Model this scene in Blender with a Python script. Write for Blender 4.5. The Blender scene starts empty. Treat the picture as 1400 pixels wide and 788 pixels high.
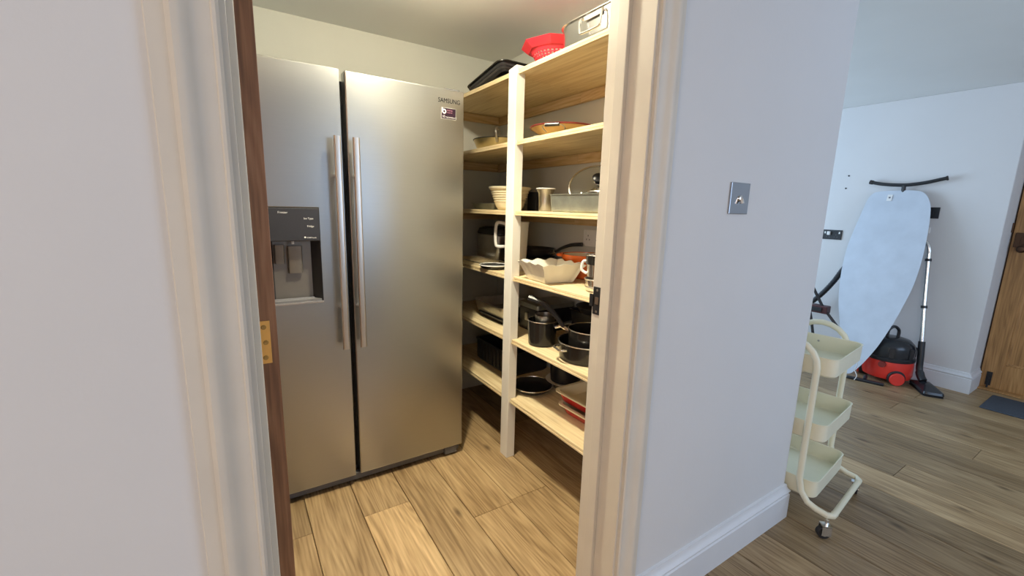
import bpy, math, random
from mathutils import Matrix, Vector
random.seed(7)
S = bpy.context.scene
COL = S.collection
PI = math.pi
R = math.radians

# ------------------------------------------------------------------ camera
YAW, PITCH, ROLL, FPX = R(57.034), R(10.472), R(1.5296), 591.24
cy, sy, cp, sp = math.cos(YAW), math.sin(YAW), math.cos(PITCH), math.sin(PITCH)
fwd = Vector((cy*cp, sy*cp, -sp)); rt = Vector((sy, -cy, 0)); up = rt.cross(fwd)
r2 = rt*math.cos(ROLL) + up*math.sin(ROLL); u2 = -rt*math.sin(ROLL) + up*math.cos(ROLL)
cd = bpy.data.cameras.new('camera'); cam = bpy.data.objects.new('camera', cd); COL.objects.link(cam)
M = Matrix((r2, u2, -fwd)).transposed().to_4x4(); M.translation = (0, 0, 1.27); cam.matrix_world = M
cd.sensor_width = 36; cd.lens = FPX/1400*36; cd.clip_start = 0.02
S.camera = cam

# ------------------------------------------------------------------ world, lights, exposure
S.view_settings.view_transform = 'Standard'; S.view_settings.look = 'None'
S.view_settings.gamma = 1; S.view_settings.use_curve_mapping = False
S.view_settings.exposure = 0.0
W = bpy.data.worlds.new('world'); S.world = W; W.use_nodes = True
W.node_tree.nodes['Background'].inputs[0].default_value = (.55, .68, 1, 1)
W.node_tree.nodes['Background'].inputs[1].default_value = 0.5

def area(name, loc, rot, sx, sy_, power, color):
    l = bpy.data.lights.new(name, 'AREA'); l.shape = 'RECTANGLE'; l.size = sx; l.size_y = sy_
    l.energy = power; l.color = color
    o = bpy.data.objects.new(name, l); o.location = loc; o.rotation_euler = rot; COL.objects.link(o); return o
# daylight through the hall window (end wall) and the window behind the camera; warm room-lamp light set at an unseen left window
area('daylight_hall_window', (2.95, 3.53, 1.35), (R(-90), 0, 0), 1.9, 1.3, 65, (.54, .74, 1))
area('daylight_back_window', (2.6, -2.13, 1.45), (R(90), 0, 0), 2.4, 1.3, 38, (.52, .71, 1))
area('warm_lamp_left', (-1.93, -1.0, 1.45), (R(90), 0, R(-90)), 1.4, 1.2, 34, (1, .87, .81))

# ------------------------------------------------------------------ materials
def newmat(name):
    m = bpy.data.materials.new(name); m.use_nodes = True
    nt = m.node_tree; b = nt.nodes['Principled BSDF']; return m, nt, b
def N(nt, t, **k):
    n = nt.nodes.new(t)
    for a, v in k.items():
        if a.startswith('i_'): n.inputs[a[2:].replace('_', ' ')].default_value = v
        else: setattr(n, a, v)
    return n
def mat(name, col, rough=.5, metal=0, bump=0, bscale=60, var=0, vscale=8, spec=None, coat=0, stretch=None, trans=0, emit=None, estr=0, alpha=1):
    m, nt, b = newmat(name); L = nt.links
    b.inputs['Base Color'].default_value = (*col, 1); b.inputs['Roughness'].default_value = rough
    b.inputs['Metallic'].default_value = metal
    if spec is not None: b.inputs['Specular IOR Level'].default_value = spec
    if coat: b.inputs['Coat Weight'].default_value = coat; b.inputs['Coat Roughness'].default_value = .08
    if trans: b.inputs['Transmission Weight'].default_value = trans
    if emit: b.inputs['Emission Color'].default_value = (*emit, 1); b.inputs['Emission Strength'].default_value = estr
    tc = N(nt, 'ShaderNodeTexCoord'); src = tc.outputs['Object']
    if stretch:
        mp = N(nt, 'ShaderNodeMapping'); mp.inputs['Scale'].default_value = stretch; L.new(src, mp.inputs[0]); src = mp.outputs[0]
    nz = N(nt, 'ShaderNodeTexNoise', i_Scale=vscale, i_Detail=6.0); L.new(src, nz.inputs['Vector'])
    mr = N(nt, 'ShaderNodeMapRange', i_To_Min=1-var, i_To_Max=1+var); mr.inputs[1].default_value = .3; mr.inputs[2].default_value = .7
    L.new(nz.outputs[0], mr.inputs[0])
    mx = N(nt, 'ShaderNodeVectorMath', operation='SCALE'); mx.inputs[0].default_value = col; L.new(mr.outputs[0], mx.inputs['Scale'])
    L.new(mx.outputs[0], b.inputs['Base Color'])
    if bump:
        n2 = N(nt, 'ShaderNodeTexNoise', i_Scale=bscale, i_Detail=4.0); L.new(src, n2.inputs['Vector'])
        bp = N(nt, 'ShaderNodeBump', i_Strength=bump, i_Distance=.002); L.new(n2.outputs[0], bp.inputs['Height']); L.new(bp.outputs[0], b.inputs['Normal'])
    return m
def wood(name, c1, c2, c3, axis='Y', rough=.45, knots=.5, scale=1, tone=False, bump=.25, ring=.11):
    m, nt, b = newmat(name); L = nt.links
    tc = N(nt, 'ShaderNodeTexCoord'); oi = N(nt, 'ShaderNodeObjectInfo')
    mul = N(nt, 'ShaderNodeMath', operation='MULTIPLY'); mul.inputs[1].default_value = 37.0; L.new(oi.outputs['Random'], mul.inputs[0])
    add = N(nt, 'ShaderNodeVectorMath', operation='ADD'); L.new(tc.outputs['Object'], add.inputs[0]); L.new(mul.outputs[0], add.inputs[1])
    def mp(a, l):
        n = N(nt, 'ShaderNodeMapping'); n.inputs['Scale'].default_value = {'Y': (a, l, a), 'X': (l, a, a), 'Z': (a, a, l)}[axis]
        L.new(add.outputs[0], n.inputs[0]); return n.outputs[0]
    low = N(nt, 'ShaderNodeTexNoise', i_Scale=1.0, i_Detail=2.0); L.new(mp(6*scale, .5*scale), low.inputs['Vector'])
    # cathedral rings: sine of a warped low-frequency field
    mm = N(nt, 'ShaderNodeMath', operation='MULTIPLY'); mm.inputs[1].default_value = 150; L.new(low.outputs[0], mm.inputs[0])
    sn = N(nt, 'ShaderNodeMath', operation='SINE'); L.new(mm.outputs[0], sn.inputs[0])
    r1 = N(nt, 'ShaderNodeMapRange', i_To_Min=0.0, i_To_Max=1.0); r1.inputs[1].default_value = -1; r1.inputs[2].default_value = 1; L.new(sn.outputs[0], r1.inputs[0])
    fine = N(nt, 'ShaderNodeTexNoise', i_Scale=1.0, i_Detail=5.0); L.new(mp(120*scale, 5*scale), fine.inputs['Vector'])
    big = N(nt, 'ShaderNodeTexNoise', i_Scale=1.0, i_Detail=3.0); L.new(mp(9*scale, 1.6*scale), big.inputs['Vector'])
    s1 = N(nt, 'ShaderNodeMath', operation='MULTIPLY'); s1.inputs[1].default_value = ring; L.new(r1.outputs[0], s1.inputs[0])
    s2 = N(nt, 'ShaderNodeMath', operation='MULTIPLY_ADD'); s2.inputs[1].default_value = .55; L.new(fine.outputs[0], s2.inputs[0]); L.new(s1.outputs[0], s2.inputs[2])
    s3 = N(nt, 'ShaderNodeMath', operation='MULTIPLY_ADD'); s3.inputs[1].default_value = .5; L.new(big.outputs[0], s3.inputs[0]); L.new(s2.outputs[0], s3.inputs[2])
    cr = N(nt, 'ShaderNodeValToRGB'); L.new(s3.outputs[0], cr.inputs[0])
    e = cr.color_ramp.elements; e[0].position = .42; e[0].color = (*c1, 1); e[1].position = .80; e[1].color = (*c3, 1)
    k = e.new(.60); k.color = (*c2, 1)
    out = cr.outputs[0]
    # knots
    vo = N(nt, 'ShaderNodeTexVoronoi', i_Scale=1.0, voronoi_dimensions='2D'); km = N(nt, 'ShaderNodeMapping'); ks = {'Y': (3.6, 1.4, 0), 'X': (1.4, 3.6, 0), 'Z': (3.6, 0, 1.4)}[axis]; km.inputs['Scale'].default_value = [q*scale for q in ks]
    L.new(add.outputs[0], km.inputs[0]); L.new(km.outputs[0], vo.inputs['Vector'])
    kr = N(nt, 'ShaderNodeMapRange', i_To_Min=knots, i_To_Max=0.0); kr.inputs[1].default_value = .012; kr.inputs[2].default_value = .065; L.new(vo.outputs['Distance'], kr.inputs[0])
    kx = N(nt, 'ShaderNodeMix', data_type='RGBA'); L.new(kr.outputs[0], kx.inputs[0]); L.new(out, kx.inputs[6]); kx.inputs[7].default_value = (c1[0]*.3, c1[1]*.25, c1[2]*.2, 1)
    out = kx.outputs[2]
    if tone:
        at = N(nt, 'ShaderNodeAttribute', attribute_type='OBJECT', attribute_name='tone')
        sc = N(nt, 'ShaderNodeVectorMath', operation='SCALE'); L.new(out, sc.inputs[0]); L.new(at.outputs['Fac'], sc.inputs['Scale']); out = sc.outputs[0]
    L.new(out, b.inputs['Base Color']); b.inputs['Roughness'].default_value = rough
    bp = N(nt, 'ShaderNodeBump', i_Strength=bump, i_Distance=.0015); L.new(s3.outputs[0], bp.inputs['Height']); L.new(bp.outputs[0], b.inputs['Normal'])
    return m

MT = dict(
 wall=mat('wall_paint', (.66, .66, .655), .75, bump=.12, bscale=90, var=.02, vscale=2),
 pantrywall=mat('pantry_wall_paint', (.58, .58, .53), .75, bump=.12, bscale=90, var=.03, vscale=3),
 ceiling=mat('ceiling_paint', (.76, .77, .75), .85, bump=.08, bscale=60, var=.02, vscale=2),
 gloss=mat('woodwork_gloss', (.64, .59, .505), .5, bump=.12, bscale=40, var=.03, vscale=10),
 skirt=mat('skirting_paint', (.70, .72, .74), .35, bump=.08, bscale=40, var=.02, vscale=10),
 postpaint=mat('post_paint', (.80, .78, .73), .5, bump=.2, bscale=30, var=.04, stretch=(1, 1, .1)),
 plank=wood('oak_plank', (.21, .132, .060), (.375, .255, .13), (.52, .375, .205), 'Y', .42, .75, tone=True),
 ply=wood('plywood', (.58, .44, .24), (.72, .58, .35), (.82, .70, .46), 'Y', .6, .15, .8, bump=.1),
 batten=wood('pine_batten', (.45, .30, .13), (.60, .43, .22), (.70, .54, .31), 'Y', .6, .5),
 battenx=wood('pine_batten_x', (.45, .30, .13), (.60, .43, .22), (.70, .54, .31), 'X', .6, .5),
 doorwood=wood('oiled_door_edge', (.16, .07, .035), (.25, .115, .055), (.34, .17, .09), 'Z', .5, 0, 1.6),
 halldoor=wood('varnished_pine_door', (.28, .145, .05), (.44, .235, .085), (.56, .32, .125), 'Z', .4, .1),
 sub=mat('subfloor', (.03, .022, .015), .9),
 steel=mat('stainless', (.43, .437, .432), .29, 1, bump=.05, bscale=30, var=.015, vscale=30, stretch=(.3, 12, 12)),
 chrome=mat('polished_steel', (.76, .75, .73), .22, 1, var=.03),
 bluntsteel=mat('dull_steel', (.46, .45, .43), .32, 1, bump=.05, var=.12, vscale=12),
 nickel=mat('brushed_handle', (.62, .58, .54), .28, 1, var=.04, stretch=(20, 20, 1)),
 tin=mat('grey_anodised_tin', (.33, .35, .32), .42, .75, bump=.08, var=.12, vscale=25),
 brass=mat('brass', (.80, .46, .14), .38, .7, var=.08, vscale=30),
 screw=mat('screw_brass', (.42, .26, .09), .4, .9),
 black=mat('black_plastic', (.018, .02, .024), .35, bump=.05, var=.1),
 nonstick=mat('black_nonstick', (.016, .016, .018), .30, bump=.08, bscale=120, var=.2, vscale=12),
 darkbody=mat('dark_enamel', (.014, .013, .012), .2, .0, var=.1),
 blackgloss=mat('black_gloss_panel', (.03, .03, .036), .22, var=.05),
 grey=mat('grey_plastic', (.12, .12, .13), .5),
 recess=mat('recess_metal', (.21, .19, .165), .4, .7, var=.08, vscale=10),
 white=mat('white_glaze', (.80, .77, .68), .22, var=.02),
 whiteplastic=mat('white_plastic', (.78, .78, .76), .4, var=.02),
 cream=mat('cream_glaze', (.80, .72, .52), .22, var=.03),
 orange=mat('orange_enamel', (.80, .15, .02), .22, var=.08),
 redplastic=mat('red_plastic', (.72, .035, .06), .35, var=.06),
 redglaze=mat('red_glaze', (.50, .03, .025), .2, var=.1),
 maroon=mat('dark_red_rim', (.22, .035, .03), .3, var=.1),
 switchchrome=mat('switch_plate_chrome', (.42, .43, .45), .07, 1, var=.02),
 clampred=mat('dark_red_clamp', (.07, .02, .022), .4),
 tan=mat('tan_fired_base', (.62, .42, .17), .35, .35, var=.12, vscale=20),
 gold=mat('browned_steel', (.60, .50, .26), .28, .85, var=.2, vscale=9),
 print=mat('white_print', (.75, .75, .75), .5),
 printgrey=mat('grey_print', (.03, .03, .035), .7, 0, spec=.1),
 pink=mat('pink_print', (.45, .20, .28), .7, spec=.1),
 sticker=mat('sticker_dark', (.03, .014, .026), .7, spec=.1, var=.2),
 trolley=mat('cream_powder_coat', (.76, .73, .56), .42, bump=.06, bscale=200, var=.03),
 rubber=mat('black_rubber', (.02, .018, .018), .6),
 fabric=mat('silver_board_fabric', (.54, .60, .67), .7, .1, bump=.9, bscale=9, var=.05, vscale=9),
 piping=mat('grey_piping', (.30, .33, .37), .8),
 vacred=mat('red_vacuum_shell', (.78, .045, .03), .32, var=.03),
 vacblack=mat('black_vacuum_shell', (.02, .022, .026), .22, var=.05),
 bronze=mat('dark_bronze', (.10, .06, .04), .35, .9, var=.1),
 mat_=mat('charcoal_mat_pile', (.045, .055, .07), .95, bump=.8, bscale=300, var=.2, vscale=150),
 glow=mat('lamp_globe', (.9, .85, .7), .4, emit=(1, .92, .70), estr=470),
)
def glassmat():
    m, nt, b = newmat('clear_glass'); b.inputs['Transmission Weight'].default_value = 1; b.inputs['Roughness'].default_value = .03
    b.inputs['Base Color'].default_value = (.85, .9, .9, 1); b.inputs['IOR'].default_value = 1.25; return m
MT['glass'] = glassmat()
def darkgap(): pass

# ------------------------------------------------------------------ mesh builder
class MB:
    def __init__(s): s.v = []; s.f = []; s.M = Matrix.Identity(4)
    def add(s, vs, fs):
        o = len(s.v); s.v += [tuple(s.M @ Vector(v)) for v in vs]; s.f += [tuple(i+o for i in f) for f in fs]; return s
    def box(s, x0, x1, y0, y1, z0, z1):
        return s.add([(x0,y0,z0),(x1,y0,z0),(x1,y1,z0),(x0,y1,z0),(x0,y0,z1),(x1,y0,z1),(x1,y1,z1),(x0,y1,z1)],
                     [(0,3,2,1),(4,5,6,7),(0,1,5,4),(1,2,6,5),(2,3,7,6),(3,0,4,7)])
    def rings(s, rings, cap0=True, cap1=True, loop=False):
        n = len(rings[0]); vs = [p for r in rings for p in r]; fs = []
        m = len(rings)
        for i in range(m if loop else m-1):
            j = (i+1) % m
            for k in range(n): fs.append((i*n+k, i*n+(k+1) % n, j*n+(k+1) % n, j*n+k))
        if not loop:
            if cap0: fs.append(tuple(range(n-1, -1, -1)))
            if cap1: fs.append(tuple((m-1)*n+k for k in range(n)))
        return s.add(vs, fs)
    def lathe(s, prof, n=40, c=(0,0,0), skip=None):
        # prof: (radius, z); r==0 ends are closed by a fan
        vs = []; fs = []; idx = []
        for (r, z) in prof:
            if r < 1e-6: idx.append([len(vs)]); vs.append((c[0], c[1], c[2]+z))
            else:
                idx.append(list(range(len(vs), len(vs)+n)))
                for k in range(n):
                    a = 2*PI*k/n; vs.append((c[0]+r*math.cos(a), c[1]+r*math.sin(a), c[2]+z))
        for i in range(len(prof)-1):
            A, B = idx[i], idx[i+1]
            for k in range(n):
                if skip and skip(i, k): continue
                k2 = (k+1) % n
                if len(A) == 1 and len(B) == 1: continue
                if len(A) == 1: fs.append((A[0], B[k2], B[k]))
                elif len(B) == 1: fs.append((A[k], A[k2], B[0]))
                else: fs.append((A[k], A[k2], B[k2], B[k]))
        return s.add(vs, fs)
    def rr(s, secs, n=6, cap0=True, cap1=True):
        # stacked rounded rectangles: (hx, hy, rad, z[, cx, cy])
        rs = []
        for q in secs:
            hx, hy, rad, z = q[:4]; cx, cy_ = (q[4], q[5]) if len(q) > 4 else (0, 0); rad = min(rad, hx, hy); ring = []
            for (qx, qy, a0) in ((1,1,0),(-1,1,90),(-1,-1,180),(1,-1,270)):
                for k in range(n+1):
                    a = R(a0+90*k/n); ring.append((cx+qx*(hx-rad)+rad*math.cos(a), cy_+qy*(hy-rad)+rad*math.sin(a), z))
            rs.append(ring)
        return s.rings(rs, cap0, cap1)
    def tube(s, pts, r, n=10, closed=False):
        P = [Vector(p) for p in pts]; m = len(P); rs = []
        T = []
        for i in range(m):
            a = P[(i-1) % m] if (closed or i > 0) else P[0]; b = P[(i+1) % m] if (closed or i < m-1) else P[-1]
            T.append((b-a).normalized())
        nrm = T[0].orthogonal().normalized()
        for i in range(m):
            if i: nrm = (nrm - T[i]*nrm.dot(T[i])).normalized()
            bi = T[i].cross(nrm); rad = r[i] if isinstance(r, (list, tuple)) else r
            rs.append([tuple(P[i]+nrm*rad*math.cos(2*PI*k/n)+bi*rad*math.sin(2*PI*k/n)) for k in range(n)])
        return s.rings(rs, loop=closed)
    def sweep(s, path, prof, plane):
        # mitred sweep of a closed profile (out, height) along a 2-D polyline; plane(a, b, h) -> xyz; 'out' is to the right of travel
        m = len(path); rs = []
        for i in range(m):
            p = Vector(path[i])
            d0 = (p-Vector(path[i-1])).normalized() if i else None; d1 = (Vector(path[i+1])-p).normalized() if i < m-1 else None
            if d0 is None: d0 = d1
            if d1 is None: d1 = d0
            n0 = Vector((d0.y, -d0.x)); n1 = Vector((d1.y, -d1.x)); nn = (n0+n1); nn = nn/(nn.length_squared/2)
            rs.append([plane(p.x+nn.x*o, p.y+nn.y*o, h) for (o, h) in prof])
        return s.rings(rs)
    def build(s, name, m, parent=None, smooth=True, bevel=0, angle=35, loc=None, rot=None, solid=0, sub=0):
        me = bpy.data.meshes.new(name); me.from_pydata(s.v, [], s.f); me.validate(); me.update()
        me.materials.append(MT[m] if isinstance(m, str) else m)
        import bmesh
        b = bmesh.new(); b.from_mesh(me); bmesh.ops.recalc_face_normals(b, faces=b.faces); b.to_mesh(me); b.free()
        if smooth:
            me.shade_smooth(); me.set_sharp_from_angle(angle=R(angle))
        o = bpy.data.objects.new(name, me); COL.objects.link(o)
        if parent: o.parent = parent
        if loc: o.location = loc
        if rot: o.rotation_euler = rot
        if solid: md = o.modifiers.new('s', 'SOLIDIFY'); md.thickness = solid; md.offset = 0
        if bevel: md = o.modifiers.new('b', 'BEVEL'); md.width = bevel; md.segments = 2; md.limit_method = 'ANGLE'; md.angle_limit = R(40)
        if sub: md = o.modifiers.new('u', 'SUBSURF'); md.levels = sub; md.render_levels = sub
        return o
def box(*a): return MB().box(*a)
def tag(o, label=None, cat=None, group=None, kind=None):
    if label: o['label'] = label
    if cat: o['category'] = cat
    if group: o['group'] = group
    if kind: o['kind'] = kind
    return o
def thing(name, label, cat, loc=(0,0,0), rz=0, rx=0, ry=0, group=None):
    o = bpy.data.objects.new(name, None); o.empty_display_size = .05; COL.objects.link(o); o.location = loc; o.rotation_euler = (rx, ry, rz)
    return tag(o, label, cat, group)
def struct(o): o['kind'] = 'structure'; return o
def arc(c, r, a0, a1, n, plane='xy'):
    out = []
    for i in range(n+1):
        a = R(a0+(a1-a0)*i/n); p, q = r*math.cos(a), r*math.sin(a)
        out.append({'xy': (c[0]+p, c[1]+q, c[2]), 'xz': (c[0]+p, c[1], c[2]+q), 'yz': (c[0], c[1]+p, c[2]+q)}[plane])
    return out
def smoothpath(pts, n=6):
    P = [Vector(p) for p in pts]; out = []
    for i in range(len(P)-1):
        a = P[max(i-1, 0)]; b = P[i]; c = P[i+1]; d = P[min(i+2, len(P)-1)]
        for k in range(n):
            t = k/n
            out.append(.5*((2*b)+(c-a)*t+(2*a-5*b+4*c-d)*t*t+(3*b-a-3*c+d)*t**3))
    out.append(P[-1]); return out
def text(name, body, size, m, parent, loc, rot, ext=.0004, sx=1, align='LEFT'):
    c = bpy.data.curves.new(name, 'FONT'); c.body = body; c.size = size; c.extrude = ext; c.align_x = align; c.resolution_u = 3
    o = bpy.data.objects.new(name+'_tmp', c); COL.objects.link(o)
    dg = bpy.context.evaluated_depsgraph_get(); me = bpy.data.meshes.new_from_object(o.evaluated_get(dg)); bpy.data.objects.remove(o)
    me.materials.clear(); me.materials.append(MT[m])
    t = bpy.data.objects.new(name, me); COL.objects.link(t); t.parent = parent; t.location = loc; t.rotation_euler = rot; t.scale = (sx, 1, 1)
    return t

# ------------------------------------------------------------------ structure
CZ = 2.19           # ceiling height
WF, WB = .75, .904  # hall and pantry faces of the doorway wall
XL, XR = .016, .865 # door opening between the frame reveals
XC = 1.885          # outer corner of the doorway wall
XF = 4.52           # far hall wall
HEAD = 2.03
struct(box(-2.0, XL-.03, WF, WB, 0, CZ).build('wall_front_left', 'wall', smooth=False))
struct(box(XL-.03, XR+.03, WF, WB, HEAD+.03, CZ).build('wall_front_header', 'wall', smooth=False))
struct(box(XR+.03, XC, WF, WB, 0, CZ).build('wall_front_right', 'wall', smooth=False))
struct(box(1.56, XC, WB, 3.55, 0, CZ).build('wall_pantry_right', 'pantrywall', smooth=False))
struct(box(-.13, 1.56, 2.60, 2.75, 0, CZ).build('wall_pantry_back', 'pantrywall', smooth=False))
struct(box(-.13, -.03, WB, 2.60, 0, CZ).build('wall_pantry_left', 'pantrywall', smooth=False))
struct(box(XF, 4.95, .705, 3.75, 0, CZ).build('wall_far', 'wall', smooth=False, bevel=.004))
# wall that carries the hall door (recessed), above and right of the door
w = MB(); w.box(4.8, 4.95, -.14, .705, 2.03, CZ); w.box(4.8, 4.95, -2.35, -.14, 0, CZ)
struct(w.build('wall_door_recess', 'wall', smooth=False))
# end wall of the hall with a window opening (beyond the corner)
w = MB(); w.box(1.70, XF, 3.55, 3.75, 0, .70); w.box(1.70, XF, 3.55, 3.75, 2.0, CZ); w.box(1.70, 2.0, 3.55, 3.75, .70, 2.0); w.box(3.9, XF, 3.55, 3.75, .70, 2.0)
struct(w.build('wall_end', 'wall', smooth=False))
# wall behind the camera and wall to the left, each with a window opening
w = MB(); w.box(-2.15, 4.95, -2.35, -2.15, 0, .8); w.box(-2.15, 4.95, -2.35, -2.15, 2.1, CZ); w.box(-2.15, 1.4, -2.35, -2.15, .8, 2.1); w.box(3.8, 4.95, -2.35, -2.15, .8, 2.1)
struct(w.build('wall_back', 'wall', smooth=False))
w = MB(); w.box(-2.15, -1.95, -2.15, 1.0, 0, .85); w.box(-2.15, -1.95, -2.15, 1.0, 2.05, CZ); w.box(-2.15, -1.95, -2.15, -1.7, .85, 2.05); w.box(-2.15, -1.95, -.3, 1.0, .85, 2.05)
struct(w.build('wall_left', 'wall', smooth=False))
struct(box(-2.15, 4.95, -2.35, 3.75, CZ, CZ+.12).build('ceiling', 'ceiling', smooth=False))
def window(n, a0, a1, z0, z1, yy, axis):
    root = bpy.data.objects.new('window_%d' % n, None); COL.objects.link(root); root['kind'] = 'structure'
    def bar(u0, u1, q0, q1, nm='window_frame'):
        b = box(u0, u1, yy, yy+.05, q0, q1) if axis == 'x' else box(yy, yy+.05, u0, u1, q0, q1)
        b.build(nm, 'gloss', root, smooth=False)
    bar(a0, a0+.05, z0, z1); bar(a1-.05, a1, z0, z1); bar(a0+.05, a1-.05, z0, z0+.05); bar(a0+.05, a1-.05, z1-.05, z1); m_ = (a0+a1)/2; bar(m_-.025, m_+.025, z0+.05, z1-.05)
window(1, 2.0, 3.9, .70, 2.0, 3.68, 'x'); window(2, 1.4, 3.8, .8, 2.1, -2.30, 'x'); window(3, -1.7, -.3, .85, 2.05, -2.12, 'y')

# floor: a sub-floor slab with every oak plank laid on it
floor = struct(box(-2.0, 4.95, -2.2, 3.6, -.04, -.0155).build('floor', 'sub', smooth=False))
PW = .1935; X0 = 1.530 - PW*18
ends = {12: [1.645], 14: [1.41], 15: [1.425], 13: [.2, 2.45], 10: [1.655], 11: [.9, 2.4], 24: [.60], 27: [.43, 1.9], 23: [1.35, -.4], 22: [-.3, 1.15], 25: [.05, 1.30], 26: [1.0, -.5], 21: [.95], 20: [.1], 19: [-.6, 1.2], 28: [1.45, .0], 18: [-.2], 29: [.9], 17: [.15, 2.0]}
rnd = random.Random(11)
for k in range(36):
    xa = X0 + PW*k; xb = xa+PW
    if xa > 4.9: break
    if xb < -1.95: continue
    cuts = sorted(ends.get(k, []))
    ys = [-2.15]; 
    base = cuts if cuts else [rnd.uniform(-1.4, .6)]
    lo = base[0]
    while lo-ys[0] > 2.1: lo2 = lo-rnd.uniform(1.3, 1.9); base = [lo2]+base; lo = lo2
    hi = base[-1]
    while 3.6-hi > 2.1: hi += rnd.uniform(1.3, 1.9); base.append(hi)
    ys += [b for b in base if -2.0 < b < 3.5]+[3.6]
    gap = .0011; ch = .0022; t = .015
    for j in range(len(ys)-1):
        y0, y1 = ys[j]+gap*.5, ys[j+1]-gap*.5
        # clip planks hidden inside solid walls is not needed: walls stand on the boards
        hx = (min(xb, 4.94)-max(xa, -1.99))/2-gap; cx = (min(xb, 4.94)+max(xa, -1.99))/2; hy = (y1-y0)/2
        b = MB(); b.rings([[(sx_*(hx-i), sy_*(hy-i), z) for sx_, sy_ in ((1,1),(-1,1),(-1,-1),(1,-1))] for i, z in ((0, -t), (0, -ch), (ch*.8, 0))])
        o = b.build('plank', 'plank', floor, smooth=False, loc=(cx, (y0+y1)/2, 0))
        yc = (y0+y1)/2; o['tone'] = float(rnd.choice((.78, .88, .95, 1.0, 1.06, 1.15, 1.2)))
        if k == 12: o['tone'] = 1.36 if y1 < 1.7 else 1.05
        if k == 10: o['tone'] = 1.0 if y1 < 1.7 else .8
        if k in (11, 13, 14, 15, 16): o['tone'] = {11: 1.0, 13: .98, 14: 1.08, 15: 1.02, 16: .95}[k]
        if k == 24: o['tone'] = 1.08 if y1 < .7 else .78
        if k == 23: o['tone'] = 1.25
        if k in (22, 21, 20, 19): o['tone'] = (.72, .74, .98, .82)[22-k]
        if k >= 17: o['tone'] = o['tone']*.88

# baseboards
BP = [(0, 0), (.020, 0), (.020, .108), (.016, .112), (.016, .118), (.021, .122), (.021, .126), (.013, .134), (.009, .142), (.008, .152), (0, .155)]
flat = lambda a, b, h: (a, b, h)
struct(MB().sweep([(.957, WF), (XC, WF), (XC, 3.55)], BP, flat).build('baseboard_front', 'skirt', angle=25))
struct(MB().sweep([(XF, 3.55), (XF, .705), (4.775, .705)][::-1], [(-o, h) for o, h in BP][::1], flat).build('baseboard_far', 'skirt', angle=25))
struct(MB().sweep([(-1.95, WF), (-.075, WF)], BP, flat).build('baseboard_left', 'skirt', angle=25))

# door frame, stop and architrave of the pantry doorway
f = MB()
f.box(XL-.03, XL, WF-.001, WB, 0, HEAD); f.box(XR, XR+.03, WF-.001, WB, 0, HEAD); f.box(XL-.03, XR+.03, WF-.001, WB, HEAD, HEAD+.03)
fr = struct(f.build('trim_1', 'gloss', smooth=False, bevel=.0015))
f = MB(); f.box(XL, XL+.012, .826, .862, 0, HEAD-.012); f.box(XR-.012, XR, .826, .862, 0, HEAD-.012); f.box(XL, XR, .826, .862, HEAD-.012, HEAD)
f.build('door_stop', 'gloss', fr, smooth=False, bevel=.002)
AP = [(.0, .0), (.0, .010), (.004, .013), (.008, .013), (.010, .010), (.018, .011), (.026, .0125), (.034, .017), (.041, .0225), (.047, .0245), (.052, .0245), (.0545, .020), (.057, .016), (.0585, .014), (.078, .014), (.080, .011), (.080, .0)]
xzp = lambda a, b, h: (a, WF-h, b)
ar = struct(MB().sweep([(XL-.008, 0), (XL-.008, HEAD+.008), (XR+.008, HEAD+.008), (XR+.008, 0)], [(-o, h) for o, h in AP], xzp).build('trim_2', 'gloss', angle=20))
# strike plate on the right rebate
sk = MB(); sk.box(XR-.0022, XR+.0005, .868, .899, .975, 1.055); sk.box(XR-.0022, XR+.0005, .895, .914, .996, 1.032)
strike = thing('strike_plate', 'small black metal strike plate set in the right-hand door frame', 'strike plate', (0, 0, 0))
sk.build('plate', 'black', strike, smooth=False)
box(XR-.0035, XR-.0020, .876, .890, 1.005, 1.026).build('latch_hole', 'bluntsteel', strike, smooth=False)
for z in (.983, 1.046): MB().lathe([(0, .001), (.003, .0006), (.004, 0)], 10).build('screw', 'bluntsteel', strike, loc=(XR-.0022, .884, z), rot=(0, R(-90), 0))

# ------------------------------------------------------------------ pantry door, opened into the pantry: we see its hinge edge
door = bpy.data.objects.new('door_1', None); COL.objects.link(door); door['kind'] = 'structure'; door.location = (.0195, .917, 0)
d = MB(); d.box(0, .0395, 0, .80, .008, 2.0)
d.build('door_leaf', 'doorwood', door, smooth=False, bevel=.0015)
box(-.001, -.0002, .02, .78, .03, 1.98).build('door_paint_face', 'gloss', door, smooth=False)
for hz in (.22, 1.006, 1.80):
    h = box(-.004, .0275, -.0022, .001, hz-.042, hz+.042).build('hinge', 'brass', door, smooth=False, bevel=.0006)
    for dz in (-.030, .0, .030):
        s_ = MB().lathe([(0, .0006), (.0034, .0012), (.0046, .0003), (.0046, 0)], 14); s_.build('screw', 'screw', h, loc=(.017+(.002 if dz == 0 else -.0), -.0022, hz+dz), rot=(R(90), 0, 0))

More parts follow.
